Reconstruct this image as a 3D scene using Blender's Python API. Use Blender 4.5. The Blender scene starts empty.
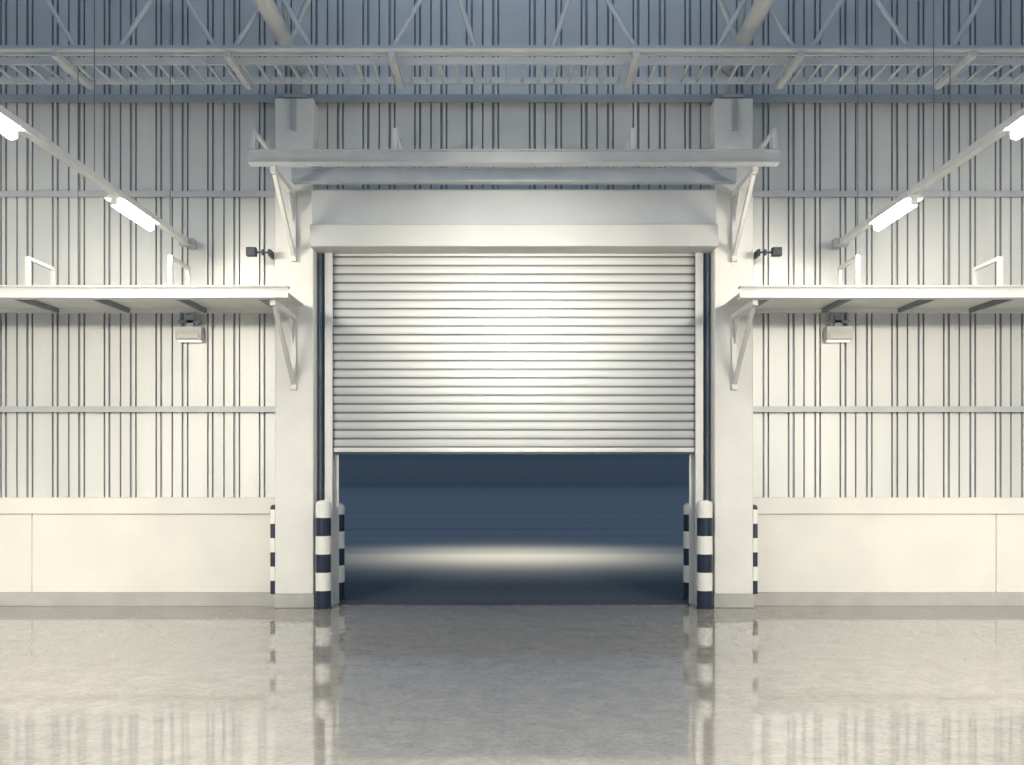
import bpy, bmesh, math, random
from mathutils import Vector, Matrix
random.seed(4)
scene=bpy.context.scene
COL=scene.collection
scene.view_settings.view_transform='Standard'

# ------------------------------------------------------------------ materials
def new_mat(name):
    m=bpy.data.materials.new(name); m.use_nodes=True
    return m,m.node_tree.nodes,m.node_tree.links,m.node_tree.nodes['Principled BSDF']
def paint(name,c1,c2=None,rough=0.5,metal=0.0,scale=3.0,bump=0.0,stretch=(1,1,1)):
    m,n,l,b=new_mat(name)
    c2=c2 or tuple(v*0.93 for v in c1)
    mp=n.new('ShaderNodeMapping'); mp.inputs['Scale'].default_value=stretch
    g=n.new('ShaderNodeNewGeometry')
    l.new(g.outputs['Position'],mp.inputs['Vector'])
    ns=n.new('ShaderNodeTexNoise'); ns.inputs['Scale'].default_value=scale; ns.inputs['Detail'].default_value=5
    l.new(mp.outputs['Vector'],ns.inputs['Vector'])
    r=n.new('ShaderNodeValToRGB'); r.color_ramp.elements[0].position=0.35; r.color_ramp.elements[1].position=0.65
    r.color_ramp.elements[0].color=(*c2,1); r.color_ramp.elements[1].color=(*c1,1)
    l.new(ns.outputs['Fac'],r.inputs['Fac']); l.new(r.outputs['Color'],b.inputs['Base Color'])
    b.inputs['Roughness'].default_value=rough; b.inputs['Metallic'].default_value=metal
    if bump:
        bp=n.new('ShaderNodeBump'); bp.inputs['Strength'].default_value=bump; bp.inputs['Distance'].default_value=0.01
        l.new(ns.outputs['Fac'],bp.inputs['Height']); l.new(bp.outputs['Normal'],b.inputs['Normal'])
    return m
def emis(name,col,strength):
    m,n,l,b=new_mat(name)
    b.inputs['Base Color'].default_value=(*col,1)
    b.inputs['Emission Color'].default_value=(*col,1); b.inputs['Emission Strength'].default_value=strength
    return m
M_clad=paint('cladding_steel',(0.71,0.71,0.68),(0.63,0.64,0.62),0.42,0.2,2.5,stretch=(1,1,0.12))
M_groove_shade=paint('cladding_groove_shade',(0.42,0.44,0.45),(0.36,0.38,0.40),0.45,0.3,1.5)  # darker blue-grey for groove faces, recess shade painted as colour
M_white=paint('white_painted_wall',(0.77,0.75,0.69),(0.73,0.71,0.66),0.6,0,2.0,0.1)
M_col=paint('column_paint',(0.79,0.78,0.74),(0.74,0.73,0.70),0.5,0,3.0)
M_steel=paint('grey_steel_paint',(0.50,0.52,0.53),(0.44,0.46,0.47),0.45,0.2,4)
M_lsteel=paint('light_steel_paint',(0.70,0.70,0.68),(0.64,0.64,0.63),0.45,0.1,4)
M_truss=paint('truss_steel',(0.38,0.41,0.44),(0.32,0.35,0.38),0.45,0.2,4)
M_gus=paint('gusset_steel',(0.26,0.28,0.30),(0.22,0.24,0.26),0.5,0.2,4)
M_rod=paint('dark_rod',(0.15,0.17,0.19),(0.12,0.14,0.16),0.6,0.2,4)
M_base=paint('grey_base_paint',(0.46,0.45,0.42),(0.40,0.39,0.37),0.6,0,5)
M_shut=paint('shutter_steel',(0.51,0.52,0.525),(0.49,0.505,0.51),0.5,0.1,0.6)
M_sgroove_shade=paint('shutter_groove_shade',(0.19,0.205,0.22),(0.17,0.185,0.20),0.5,0.2,1)  # dark lines between slats, groove shade put into the colour
M_hood=paint('hood_steel',(0.45,0.47,0.49),(0.42,0.44,0.465),0.55,0.0,2)
M_lip=paint('hood_lip_steel',(0.56,0.57,0.56),(0.52,0.53,0.53),0.55,0.0,2)
M_dark=paint('dark_rubber',(0.03,0.04,0.06),(0.02,0.03,0.045),0.5,0,5)
M_gap_shade=paint('recess_gap_shade',(0.18,0.22,0.27),(0.14,0.18,0.23),0.5,0,3)  # dark recess gap beside the columns, its shade given as colour
M_tube=emis('tube_glow',(1.0,0.92,0.76),215)
M_lamp=emis('lamp_glow',(1.0,0.93,0.78),0.9)
M_floorplate=paint('threshold_plate',(0.10,0.10,0.13),(0.07,0.07,0.1),0.4,0.5,6)

def stripe_mat(name,z0,pitch,phase):
    m,n,l,b=new_mat(name)
    g=n.new('ShaderNodeNewGeometry'); s=n.new('ShaderNodeSeparateXYZ'); l.new(g.outputs['Position'],s.inputs[0])
    a=n.new('ShaderNodeMath'); a.operation='SUBTRACT'; a.inputs[1].default_value=z0; l.new(s.outputs['Z'],a.inputs[0])
    d=n.new('ShaderNodeMath'); d.operation='DIVIDE'; d.inputs[1].default_value=pitch*2; l.new(a.outputs[0],d.inputs[0])
    f=n.new('ShaderNodeMath'); f.operation='FRACT'; l.new(d.outputs[0],f.inputs[0])
    c=n.new('ShaderNodeMath'); c.operation='GREATER_THAN'; c.inputs[1].default_value=0.5; l.new(f.outputs[0],c.inputs[0])
    mx=n.new('ShaderNodeMix'); mx.data_type='RGBA'
    A=(0.02,0.03,0.055,1); B=(0.85,0.84,0.78,1)
    mx.inputs['A'].default_value=A if not phase else B; mx.inputs['B'].default_value=B if not phase else A
    l.new(c.outputs[0],mx.inputs['Factor']); l.new(mx.outputs['Result'],b.inputs['Base Color'])
    b.inputs['Roughness'].default_value=0.35
    return m
M_bol=stripe_mat('bollard_stripes',0.0,0.197,0)
M_guard=stripe_mat('guard_stripes',0.14,0.155,0)

def floor_mat():
    m,n,l,b=new_mat('polished_concrete')
    g=n.new('ShaderNodeNewGeometry')
    def noise(sc,det,rough=0.6,st=(1,1,1),dist=0):
        mp=n.new('ShaderNodeMapping'); mp.inputs['Scale'].default_value=st; l.new(g.outputs['Position'],mp.inputs['Vector'])
        x=n.new('ShaderNodeTexNoise'); x.inputs['Scale'].default_value=sc; x.inputs['Detail'].default_value=det
        x.inputs['Roughness'].default_value=rough; x.inputs['Distortion'].default_value=dist
        l.new(mp.outputs['Vector'],x.inputs['Vector']); return x
    n1=noise(4.5,14,0.82,dist=0.3); n2=noise(24,12,0.8,dist=0.2); n3=noise(9.0,10,0.75,dist=0.4)
    r=n.new('ShaderNodeValToRGB'); e=r.color_ramp.elements
    e[0].position=0.36; e[0].color=(0.25,0.248,0.24,1); e[1].position=0.62; e[1].color=(0.38,0.36,0.325,1)
    l.new(n1.outputs['Fac'],r.inputs['Fac'])
    mx=n.new('ShaderNodeMix'); mx.data_type='RGBA'; mx.blend_type='MULTIPLY'; mx.inputs['Factor'].default_value=0.5
    r2=n.new('ShaderNodeValToRGB'); r2.color_ramp.elements[0].position=0.38; r2.color_ramp.elements[0].color=(0.5,0.51,0.51,1)
    r2.color_ramp.elements[1].position=0.52; r2.color_ramp.elements[1].color=(1,1,1,1)
    l.new(n2.outputs['Fac'],r2.inputs['Fac'])
    l.new(r.outputs['Color'],mx.inputs['A']); l.new(r2.outputs['Color'],mx.inputs['B'])
    l.new(mx.outputs['Result'],b.inputs['Base Color'])
    mr=n.new('ShaderNodeMapRange'); mr.inputs['From Min'].default_value=0.38; mr.inputs['From Max'].default_value=0.62
    mr.inputs['To Min'].default_value=0.02; mr.inputs['To Max'].default_value=0.065
    l.new(n3.outputs['Fac'],mr.inputs['Value']); l.new(mr.outputs['Result'],b.inputs['Roughness'])
    bp=n.new('ShaderNodeBump'); bp.inputs['Strength'].default_value=0.035; bp.inputs['Distance'].default_value=0.002
    l.new(n2.outputs['Fac'],bp.inputs['Height']); l.new(bp.outputs['Normal'],b.inputs['Normal'])
    b.inputs['IOR'].default_value=2.9
    return m
M_floor=floor_mat()

# ------------------------------------------------------------------ builder
def wloc(o):
    v=Vector((0,0,0))
    while o is not None: v+=Vector(o.location); o=o.parent
    return v
class MB:
    def __init__(s,side=1): s.bm=bmesh.new(); s.side=side
    def box(s,x0,x1,y0,y1,z0,z1):
        v=[s.bm.verts.new((x,y,z)) for x in (x0,x1) for y in (y0,y1) for z in (z0,z1)]
        for f in ((0,1,3,2),(4,6,7,5),(0,4,5,1),(2,3,7,6),(0,2,6,4),(1,5,7,3)): s.bm.faces.new([v[i] for i in f])
        return s
    def bar(s,p,q,w,h,up=(0,0,1)):
        p=Vector(p);q=Vector(q);d=(q-p).normalized(); u=Vector(up)
        if abs(d.dot(u))>0.98: u=Vector((0,1,0))
        a=d.cross(u).normalized(); b=a.cross(d).normalized()
        v=[s.bm.verts.new(c+a*w/2*i+b*h/2*j) for c in (p,q) for i,j in ((-1,-1),(1,-1),(1,1),(-1,1))]
        for f in ((3,2,1,0),(4,5,6,7),(0,1,5,4),(1,2,6,5),(2,3,7,6),(3,0,4,7)): s.bm.faces.new([v[i] for i in f])
        return s
    def cyl(s,p,q,r,seg=16,r2=None):
        p=Vector(p);q=Vector(q);d=(q-p); L=d.length
        mat=Matrix.Translation((p+q)/2)@d.to_track_quat('Z','Y').to_matrix().to_4x4()
        bmesh.ops.create_cone(s.bm,cap_ends=True,segments=seg,radius1=r,radius2=r if r2 is None else r2,depth=L,matrix=mat)
        return s
    def sph(s,c,r,sc=(1,1,1)):
        bmesh.ops.create_uvsphere(s.bm,u_segments=20,v_segments=10,radius=r,matrix=Matrix.Translation(c)@Matrix.Diagonal((*sc,1)))
        return s
    def prism(s,pts,axis,a0,a1):
        def mk(p,a): return (a,p[0],p[1]) if axis=='x' else (p[0],a,p[1])
        A=[s.bm.verts.new(mk(p,a0)) for p in pts]; B=[s.bm.verts.new(mk(p,a1)) for p in pts]
        s.bm.faces.new(A); s.bm.faces.new(B[::-1]); k=len(pts)
        for i in range(k): s.bm.faces.new((A[i],B[i],B[(i+1)%k],A[(i+1)%k]))
        return s
    def done(s,name,mat,parent=None,bevel=0.0,smooth=False,**props):
        bm=s.bm
        if s.side<0:
            for v in bm.verts: v.co.x*=-1
        bmesh.ops.recalc_face_normals(bm,faces=bm.faces)
        if parent is not None: off=wloc(parent)
        else:
            xs=[v.co for v in bm.verts]
            off=Vector(((min(c.x for c in xs)+max(c.x for c in xs))/2,(min(c.y for c in xs)+max(c.y for c in xs))/2,min(c.z for c in xs)))
        for v in bm.verts: v.co-=off
        me=bpy.data.meshes.new(name); bm.to_mesh(me); bm.free()
        me.materials.append(mat)
        o=bpy.data.objects.new(name,me); COL.objects.link(o)
        if parent is not None: o.parent=parent
        else: o.location=off
        if smooth:
            for p in me.polygons: p.use_smooth=True
            me.set_sharp_from_angle(angle=math.radians(40))
        if bevel:
            b=o.modifiers.new('bevel','BEVEL'); b.width=bevel; b.segments=2; b.limit_method='ANGLE'
        for k,v in props.items(): o[k]=v
        return o
def thing(name,loc,label,category,group=None):
    e=bpy.data.objects.new(name,None); e.empty_display_size=0.1; e.location=loc; COL.objects.link(e)
    e['label']=label; e['category']=category
    if group: e['group']=group
    return e
ST=dict(kind='structure')
F=990.0; CY=-11.0; H=1.5
def X(px,d): return (px-514)/F*d
def Z(py,d): return H-(py-470)/F*d

# ------------------------------------------------------------------ shell
MB().box(-8,8,-13,0.35,-0.12,0).done('floor',M_floor,**ST)

P=0.575; DG=0.028; SL=0.007
def gr(c,w): return [(c-w/2-SL,0),(c-w/2,DG),(c+w/2,DG),(c+w/2+SL,0)]
prof=[]
for c,w in ((0.05,0.006),(0.106,0.011),(0.228,0.003),(0.345,0.014),(0.400,0.005)): prof+=gr(c,w)
def clad_profile(xmin,xmax):
    pts=[]; x=(math.floor(xmin/P)-1)*P
    while x<xmax+P:
        for a,dy in prof: pts.append((x+a,dy))
        x+=P
    return [(xmin,0.0)]+[p for p in pts if xmin<p[0]<xmax]+[(xmax,0.0)]
mb=MB()
for s in (1,-1):
    for xa,xb,z0 in ((-8,-2.3,1.15),(-2.3,0,4.2)):
        pr=clad_profile(xa,xb)
        bot=[mb.bm.verts.new((s*x,y,z0)) for x,y in pr]; top=[mb.bm.verts.new((s*x,y,7.6)) for x,y in pr]
        for i in range(len(pr)-1): mb.bm.faces.new((bot[i],bot[i+1],top[i+1],top[i]))
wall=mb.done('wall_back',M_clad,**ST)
wall.data.materials.append(M_groove_shade)
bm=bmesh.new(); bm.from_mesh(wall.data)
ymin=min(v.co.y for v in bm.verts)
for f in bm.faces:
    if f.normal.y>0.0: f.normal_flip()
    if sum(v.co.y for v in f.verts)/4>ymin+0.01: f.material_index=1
bm.to_mesh(wall.data); bm.free()

ti=1
for s in (-1,1):
    side='left' if s<0 else 'right'
    m=MB(-s)
    edges=[-2.6,X(32,10.92),X(32,10.92)-2.4,-8]
    for i in range(3):
        m.box(edges[i+1]+0.006,edges[i]-0.006,-0.08,0.3,0.151,1.012)
    m.box(-8,-2.6,-0.06,0.29,0.155,1.0)
    m.done('wall_plinth_'+side,M_white,bevel=0.004,**ST)
    MB(-s).box(-8,-2.6,-0.11,0.3,1.016,1.195).done('trim_%d'%ti,M_white,bevel=0.008,**ST); ti+=1
    MB(-s).box(-8,-2.6,-0.085,0.3,0,0.15).done('baseboard_'+side,M_base,bevel=0.004,**ST)
    for py in (194,409):
        z=Z(py,10.95)
        MB(-s).prism([(-0.001,z+0.03),(-0.07,z+0.03),(-0.07,z-0.035),(-0.05,z-0.035),(-0.05,z+0.01),(-0.001,z+0.01)],'x',-8,-2.6).done('trim_%d'%ti,M_steel,**ST); ti+=1
z=Z(97,10.9)
MB().prism([(-0.001,z+0.035),(-0.09,z+0.035),(-0.09,z-0.05),(-0.07,z-0.05),(-0.07,z+0.01),(-0.001,z+0.01)],'x',-8,8).done('trim_%d'%ti,M_truss,**ST); ti+=1
for s in (-1,1):
    MB(-s).box(-2.59,-2.16,0.07,0.3,0,4.4).done('trim_%d'%ti,M_gap_shade,**ST); ti+=1

# ------------------------------------------------------------------ columns
for s in (-1,1):
    e=thing('steel_column',(s*2.39,-0.12,0),'tall cream painted square column beside the roller shutter','column','columns framing the door')
    ztop=Z(98,10.76)
    MB(-s).box(-2.6,-2.18,-0.24,0.06,0.15,ztop).done('shaft',M_col,e,0.012)
    MB(-s).box(-2.61,-2.17,-0.25,0.06,0.0,0.149).done('base',M_base,e,0.01)
    m=MB(-s); m.box(-2.415,-2.365,-0.29,-0.24,ztop-0.36,ztop-0.02)
    m.done('top_plate',M_steel,e,0.004,label='slim grey steel cleat near the column top')
    g=thing('corner_guard',(s*2.63,-0.16,0.16),'black and white striped corner guard on the column side','corner guard','striped corner guards')
    MB(-s).prism([(-2.60,0.15),(-2.65,0.15),(-2.65,1.09),(-2.635,1.12),(-2.60,1.12)],'y',-0.24,-0.11).done('guard_strip',M_guard,g,0.006)

# ------------------------------------------------------------------ roller shutter
e=thing('roller_shutter',(0,-0.1,0),'half-raised pale steel roller shutter between two columns','roller door')
m=MB()
m.prism([(-0.34,4.14),(-0.34,4.51),(-0.32,4.53),(-0.005,4.53),(-0.005,4.14)],'x',-2.178,2.178)
hood=m.done('hood',M_hood,e,0.004)
m=MB(); m.prism([(-0.385,3.91),(-0.385,4.130),(-0.376,4.139),(-0.02,4.139),(-0.02,3.90),(-0.376,3.90)],'x',-2.19,2.19)
m.done('hood_lip',M_lip,e,0.004,label='lighter folded steel lip')
zb=Z(448,11.0); zt=4.05; n=24; pitch=(zt-zb)/n
prof=[];gro=[]
for i in range(n):
    z0=zb+i*pitch
    sl=[(0.004,z0),(0.004,z0+0.011),(-0.008,z0+0.018)]
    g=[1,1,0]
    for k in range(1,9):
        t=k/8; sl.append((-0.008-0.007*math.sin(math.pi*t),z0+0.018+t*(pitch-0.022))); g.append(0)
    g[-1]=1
    prof+=sl; gro+=g
m=MB(); xs=(-2.03,2.03)
A=[m.bm.verts.new((xs[0],y,z)) for y,z in prof]; B=[m.bm.verts.new((xs[1],y,z)) for y,z in prof]
for i in range(len(prof)-1):
    f=m.bm.faces.new((A[i],B[i],B[i+1],A[i+1])); f.material_index=gro[i]
cur=m.done('curtain',M_shut,e); cur.data.materials.append(M_sgroove_shade)
MB().box(-2.02,2.02,-0.03,0.02,zb-0.045,zb+0.002).done('bottom_bar',M_lsteel,e,0.006)
MB().box(-1.99,1.99,-0.015,0.015,zb-0.07,zb-0.046).done('bottom_seal',M_dark,e)
for s in (-1,1):
    m=MB(-s); pts=[(-2.09,-0.07),(-2.005,-0.07),(-2.005,-0.045),(-2.065,-0.045),(-2.065,0.04),(-1.955,0.04),(-1.955,0.065),(-2.09,0.065)]
    A=[m.bm.verts.new((x,y,0)) for x,y in pts]; B=[m.bm.verts.new((x,y,3.898)) for x,y in pts]
    m.bm.faces.new(A); m.bm.faces.new(B[::-1])
    for i in range(8): m.bm.faces.new((A[i],B[i],B[(i+1)%8],A[(i+1)%8]))
    m.done('guide_rail',M_lsteel,e,0.003)
    MB(-s).box(-2.165,-2.13,-0.04,0.05,0,3.898).done('gap_shade_strip',M_gap_shade,e,0.003,label='blue-grey strip, painted shade of the recess gap')
MB().box(-1.95,1.95,-0.03,0.30,-0.005,0.012).done('trim_%d'%ti,M_floorplate,**ST); ti+=1

# ------------------------------------------------------------------ bollards
def bollard(x,y,h,r):
    b=thing('bollard',(x,y,0),'black and white banded steel safety bollard by the doorway','bollard','striped safety bollards')
    m=MB(); m.cyl((x,y,0),(x,y,h-r*0.5),r,32); m.sph((x,y,h-r*0.5),r,(1,1,0.5)); m.done('post',M_bol,b,smooth=True)
    MB().cyl((x,y,0),(x,y,0.012),r*1.15,32).done('base_flange',M_dark,b)
for s in (-1,1):
    bollard(s*2.065,-0.28,1.175,0.083)
    bollard(s*2.055,0.52,1.12,0.083)

# ------------------------------------------------------------------ canopies
def bracket(m_side,parent,xc,ztop,zbot,yf=-1.2,yb=-0.24):
    m=MB(m_side)
    m.box(xc-0.03,xc+0.03,yb-0.05,yb,zbot,ztop)
    m.box(xc-0.029,xc+0.029,yf,yb-0.05,ztop-0.06,ztop-0.001)
    m.bar((xc,yf+0.08,ztop-0.05),(xc,yb-0.03,zbot+0.07),0.04,0.05)
    m.prism([(yb-0.05,ztop-0.06),(yb-0.28,ztop-0.06),(yb-0.05,ztop-0.33)],'x',xc-0.006,xc+0.006)
    m.done('support_bracket',M_lsteel,parent,0.003)
def channel(m,x0,x1,yf,z0,z1,depth=0.09,t=0.012,lip=0.045):
    a=yf-lip; b=yf+depth
    m.prism([(a,z0),(b,z0),(b,z0+t),(yf+t,z0+t),(yf+t,z1-t),(b,z1-t),(b,z1),(a,z1),(a,z1-t),(yf,z1-t),(yf,z0+t),(a,z0+t)],'x',x0,x1)
def stay(side,parent,x,ztop,zbase,yf=-1.27,yb=-0.72):
    m=MB(side)
    m.box(x-0.02,x+0.02,yf,yf+0.04,zbase,ztop)
    m.bar((x,yf+0.045,ztop-0.018),(x,yb,ztop-0.018),0.036,0.032)
    m.bar((x,yb,ztop-0.015),(x,yb,zbase),0.03,0.03)
    m.done('stay_post',M_lsteel,parent)
e=thing('door_canopy',(0,-0.7,4.6),'wide grey steel twin-beam canopy projecting above the roller shutter','canopy')
m=MB(); channel(m,-2.61,2.61,-1.27,4.51,4.64); m.done('fascia_channel',M_steel,e)
m=MB(); channel(m,-2.36,2.36,-0.50,4.555,4.70,lip=0.02); m.done('rear_channel',M_steel,e)
for s in (-1,1):
    bracket(-s,e,-2.39,4.51,Z(262,10.76))
    for x in (-1.17,-2.57):
        m=MB(-s)
        m.box(x-0.02,x+0.02,-1.25,-1.21,4.64,4.87)
        m.bar((x,-1.21,4.85),(x,-0.03,4.85),0.036,0.032)
        m.done('stay_post',M_lsteel,e)
for s in (-1,1):
    e=thing('wall_canopy',(s*5,-0.7,3.25),'long pale steel ledge canopy bracketed to the ribbed wall','canopy','side ledge canopies')
    m=MB(-s); channel(m,-8,-2.22,-1.27,3.19,3.31,lip=0.03); m.done('fascia_channel',M_lsteel,e)
    m=MB(-s); m.box(-8,-2.62,-1.18,-0.02,3.285,3.297); m.box(-2.62,-2.28,-1.18,-0.25,3.285,3.297)
    m.done('deck',M_col,e)
    MB(-s).box(-8,-2.62,-0.07,-0.0,3.24,3.284).done('rear_channel',M_col,e)
    bracket(-s,e,-2.39,3.19,Z(390,10.76))
    for x in (X(252,9.7),X(166,9.7),X(80,9.7),X(0,9.7),X(-90,9.7)):
        MB(-s).prism([(-1.25,3.215),(-1.25,3.284),(-0.07,3.284),(-0.07,3.235)],'x',x-0.015,x+0.015).done('gusset',M_gus,e)
    stay(-s,e,X(27,9.73),Z(256,9.73),3.30)
    stay(-s,e,X(170,9.73),Z(255,9.73),3.30)

for s in (-1,1):
    x=X(188,10.85); e=thing('wall_luminaire',(s*abs(x),-0.1,2.9),'small grey-white bulkhead lamp hung under the ledge','wall light','bulkhead lamps under the ledges')
    z1=Z(326,10.85); z0=Z(340,10.85)
    MB(-s).prism([(-0.15,z0+0.02),(-0.13,z0),(-0.04,z0),(-0.02,z0+0.02),(-0.02,z1),(-0.13,z1)],'x',x-0.14,x+0.14).done('housing',M_lsteel,e,0.006)
    MB(-s).box(x-0.12,x+0.12,-0.125,-0.045,z0-0.012,z0-0.001).done('diffuser',M_lamp,e,0.004)
    MB(-s).box(x-0.115,x+0.115,-0.162,-0.152,z0+0.02,z0+0.075).done('lamp_window',M_white,e,0.003)
    m=MB(-s); m.box(x-0.11,x-0.09,-0.10,-0.075,z1,3.235); m.box(x+0.07,x+0.09,-0.10,-0.075,z1,3.235); m.box(x-0.12,x+0.13,-0.12,-0.101,z1+0.04,z1+0.07); m.box(x-0.03,x+0.05,-0.12,-0.08,z1,z1+0.13)
    m.done('mounting_frame',M_truss,e)

for s in (-1,1):
    x=X(251,10.6); z=Z(252,10.6)
    e=thing('security_camera',(s*abs(x),-0.4,z),'small black boxy camera on an arm beside the column','camera','cameras beside the columns')
    MB(-s).box(x-0.05,x+0.055,-0.43,-0.35,z-0.045,z+0.05).done('camera_body',M_dark,e,0.01)
    MB(-s).cyl((x,-0.43,z),(x,-0.44,z),0.022,16).done('lens',M_dark,e)
    m=MB(-s); m.bar((x+0.055,-0.38,z),(-2.625,-0.38,z),0.02,0.02); m.box(-2.64,-2.615,-0.39,-0.20,z-0.035,z+0.035); m.box(x+0.11,x+0.13,-0.40,-0.36,z-0.03,z+0.03)
    m.done('mounting_arm',M_dark,e)

# ------------------------------------------------------------------ lighting rails and tubes
for s in (-1,1):
    x=-3.56; z=3.95
    e=thing('lighting_rail',(s*3.56,-3,z),'long slim grey steel lighting trunking with fluorescent lamps','light rail','suspended lighting rails')
    m=MB(-s); m.box(x-0.035,x+0.035,-7.5,-0.29,z,z+0.06); m.done('trunking',M_lsteel,e,0.004)
    m=MB(-s); m.box(x-0.08,x+0.08,-0.26,-0.14,z-0.01,z+0.07); m.box(x-0.03,x+0.03,-0.14,-0.0,z,z+0.06); m.box(x-0.03,x+0.03,-0.29,-0.26,z,z+0.06); m.done('end_box',M_steel,e,0.006)
    for y in (-0.75,-2.6,-5.0):
        MB(-s).cyl((x,y,z+0.06),(x,y,7.4),0.004,8).done('hanger_rod',M_rod,e)
    for y0,ll in ((-2.2,0.92),(-5.05,1.1),(-7.2,1.1)):
        L=MB(-s).prism([(x-0.045,z-0.001),(x-0.085,z-0.03),(x-0.08,z-0.034),(x+0.08,z-0.034),(x+0.085,z-0.03),(x+0.045,z-0.001)],'y',y0,y0+ll).done('fluorescent_lamp',M_lsteel,e)
        MB(-s).cyl((x,y0+0.03,z-0.072),(x,y0+ll-0.03,z-0.072),0.036,20).done('glowing_tube',M_tube,L,smooth=True)
        for yy in (y0,y0+ll-0.025):
            MB(-s).box(x-0.03,x+0.03,yy,yy+0.025,z-0.095,z-0.035).done('lamp_holder',M_lsteel,L)

# ------------------------------------------------------------------ overhead steel
e=thing('lattice_girder',(0,-1.07,5.69),'blue-grey steel lattice girder running along the wall','roof truss')
zc=5.69; yt=-1.07
m=MB(); m.prism([(yt-0.05,zc+0.05),(yt-0.05,zc-0.05),(yt-0.03,zc-0.05),(yt-0.03,zc+0.03),(yt+0.05,zc+0.03),(yt+0.05,zc+0.05)],'x',-8,8)
m.done('bottom_chord',M_lsteel,e,label='pale grey bottom chord')
MB().cyl((-8,yt-0.09,zc-0.01),(8,yt-0.09,zc-0.01),0.025,12).done('pipe',M_lsteel,e,smooth=True)
MB().box(-8,8,yt-0.05,yt+0.05,6.75,6.85).done('top_chord',M_truss,e)
d=9.93
segs=[(475,47,440,-60),(393,47,455,-60),(215,47,150,-60),(120,47,190,-60),(75,47,10,-60),(-30,47,30,-60),(310,47,250,-60),(235,47,300,-60)]
for a,b,c,dd in segs:
    for s in (-1,1):
        MB(-s).cyl((X(a,d),yt,Z(b,d)),(X(c,d),yt,Z(dd,d)),0.026,10).done('web_brace',M_lsteel,e,smooth=True)
for px in (60,230,393):
    for s in (-1,1):
        x=X(px,9.93)
        MB(-s).box(x-0.03,x+0.03,-1.2,-0.35,5.69-0.095,5.69-0.045).done('cross_bearer',M_lsteel,e)
e=thing('cable_ladder',(0,-0.6,5.66),'long steel cable ladder with rungs along the wall top','cable tray')
zl=5.69
for y in (-0.36,-0.86): MB().box(-8,8,y-0.014,y+0.014,zl-0.04,zl+0.03).done('side_rail',M_lsteel,e)
m=MB(); x=-7.9
while x<8: m.box(x-0.013,x+0.013,-0.845,-0.375,zl-0.03,zl-0.01); x+=0.17
m.done('rungs',M_lsteel,e,kind='stuff')

for s in (-1,1):
    e=thing('roof_truss',(s*2.39,-4,5.93),'round tube steel roof truss running out from the column','roof truss','tubular roof trusses')
    x=-2.39
    MB(-s).cyl((x,-8,5.98),(x,-0.02,5.98),0.085,24).done('bottom_chord',M_lsteel,e,smooth=True)
    MB(-s).cyl((x,-8,7.3),(x,-0.02,7.3),0.08,20).done('top_chord',M_truss,e,smooth=True)
    for i in range(4):
        y=-0.5-i*1.6
        for a in (-1,1):
            MB(-s).cyl((x,y,6.0),(x+a*0.75,y-0.5,7.3),0.032,12).done('web_brace',M_lsteel,e,smooth=True)
        MB(-s).cyl((x,y,6.0),(x,y-0.8,7.3),0.028,12).done('web_brace',M_steel,e,smooth=True)
    m=MB(-s); m.box(x-0.12,x+0.12,-0.22,-0.02,5.56,5.60); m.box(x-0.02,x+0.02,-0.20,-0.03,5.601,5.90)
    m.done('bearing_seat',M_steel,e)
for s in (-1,1):
    x=X(78,10.2)
    MB(-s).cyl((x,-0.8,3.297),(x,-0.8,6.7),0.004,8).done('hanger_rod',M_rod,None,label='thin vertical steel hanger rod beside ribbed wall',category='rod',group='thin hanger rods')

# ------------------------------------------------------------------ outside yard
def yard_mat():
    m,n,l,b=new_mat('yard_ground_near_shade')
    g=n.new('ShaderNodeNewGeometry'); s=n.new('ShaderNodeSeparateXYZ'); l.new(g.outputs['Position'],s.inputs[0])
    mp=n.new('ShaderNodeMapping'); mp.inputs['Scale'].default_value=(0.02,1,1); l.new(g.outputs['Position'],mp.inputs['Vector'])
    ns=n.new('ShaderNodeTexNoise'); ns.inputs['Scale'].default_value=0.6; ns.inputs['Detail'].default_value=6; l.new(mp.outputs['Vector'],ns.inputs['Vector'])
    mr=n.new('ShaderNodeMapRange'); mr.interpolation_type='SMOOTHSTEP'  # ground darkens towards the door, shade put into the base colour
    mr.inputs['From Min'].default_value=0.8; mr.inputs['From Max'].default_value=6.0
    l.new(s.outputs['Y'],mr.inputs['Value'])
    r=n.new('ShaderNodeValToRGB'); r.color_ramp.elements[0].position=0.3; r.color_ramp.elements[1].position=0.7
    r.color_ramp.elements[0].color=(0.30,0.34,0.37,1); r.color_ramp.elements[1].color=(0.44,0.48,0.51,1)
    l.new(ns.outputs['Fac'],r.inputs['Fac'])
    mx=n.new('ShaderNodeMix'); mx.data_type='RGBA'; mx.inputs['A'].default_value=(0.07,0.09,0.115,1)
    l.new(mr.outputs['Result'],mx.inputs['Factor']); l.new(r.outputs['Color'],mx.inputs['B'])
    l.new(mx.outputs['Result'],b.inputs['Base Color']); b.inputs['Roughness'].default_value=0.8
    return m
M_yard=yard_mat()
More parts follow.
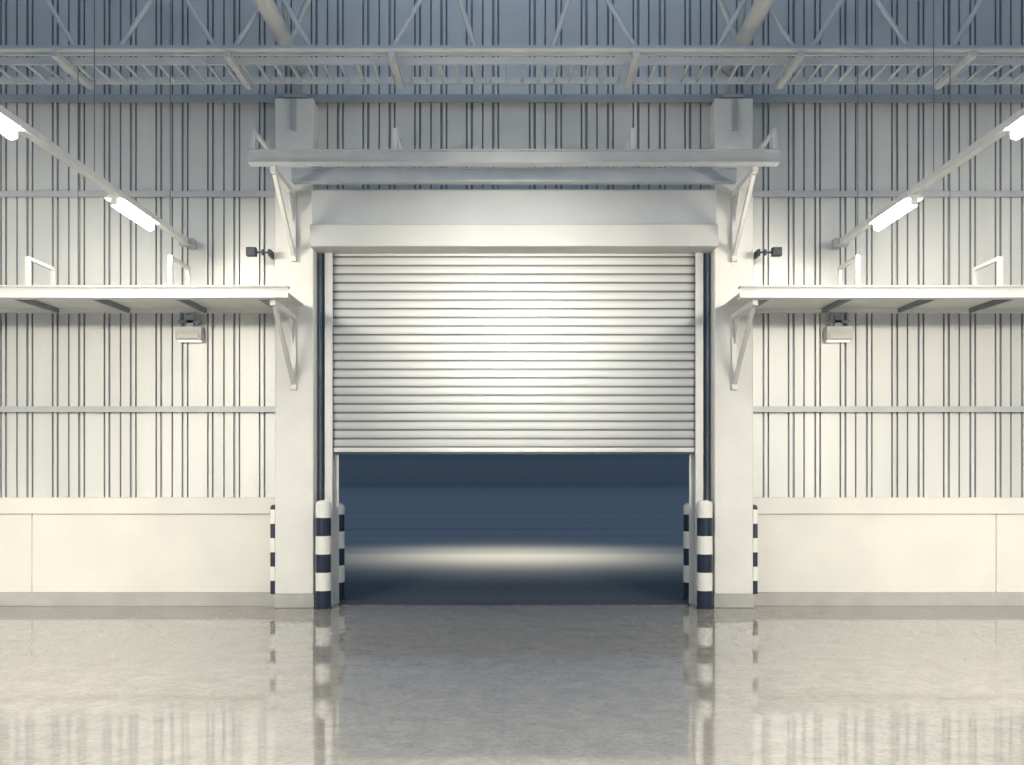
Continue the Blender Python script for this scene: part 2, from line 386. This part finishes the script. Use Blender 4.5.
M_far=paint('yard_far_wall',(0.50,0.54,0.57),(0.36,0.40,0.43),0.8,0,0.45,stretch=(0.002,0.002,1.0))
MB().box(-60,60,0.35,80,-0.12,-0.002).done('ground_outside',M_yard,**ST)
MB().box(-60,60,80,80.5,-0.12,16).done('wall_outside',M_far,**ST)

# ------------------------------------------------------------------ lights
def area(name,loc,target,sx,sy,e,col,spread=180):
    L=bpy.data.lights.new(name,'AREA'); L.shape='RECTANGLE'; L.size=sx; L.size_y=sy; L.energy=e; L.color=col; L.spread=math.radians(spread)
    o=bpy.data.objects.new(name,L); COL.objects.link(o); o.location=loc
    o.rotation_euler=(Vector(target)-Vector(loc)).to_track_quat('-Z','Y').to_euler()
WARM=(1.0,0.93,0.79); COOL=(0.52,0.72,1.0)
for s in (-1,1):
    area('front_fill',(s*4.8,-10.5,3.9),(s*5.6,0,0.1),2.2,0.5,108,WARM,62)  # added fill lights for the lower side walls, not hall fixtures
    area('floor_fill',(s*3.6,-8.0,6.5),(s*3.6,-7.8,0),2.0,1.0,205,WARM,80)  # added overhead fill that brightens the foreground floor
area('front_fill',(0,-9.5,3.6),(0,0,3.0),0.4,0.4,26,WARM,24)  # added narrow fill for the bright centre of the shutter
area('upper_wall_fill',(0,-7,9.5),(0,-1,5.5),8,4,90,COOL)  # added cool fill on the upper wall, not a roof source
area('yard_flood',(0,6.2,2.9),(0,6.3,0),3.4,1.6,78,(1,0.84,0.60),110)
w=bpy.data.worlds.new('World'); scene.world=w; w.use_nodes=True
bg=w.node_tree.nodes['Background']; bg.inputs['Color'].default_value=(0.42,0.61,0.88,1); bg.inputs['Strength'].default_value=0.27

# ------------------------------------------------------------------ camera
cd=bpy.data.cameras.new('Camera'); cam=bpy.data.objects.new('Camera',cd); COL.objects.link(cam)
cam.location=(0,CY,H); cam.rotation_euler=(math.radians(90),0,0)
cd.sensor_width=36; cd.lens=36*F/1024; cd.shift_x=-2/1024; cd.shift_y=(470-382.5)/1024
cd.clip_end=200
scene.camera=cam
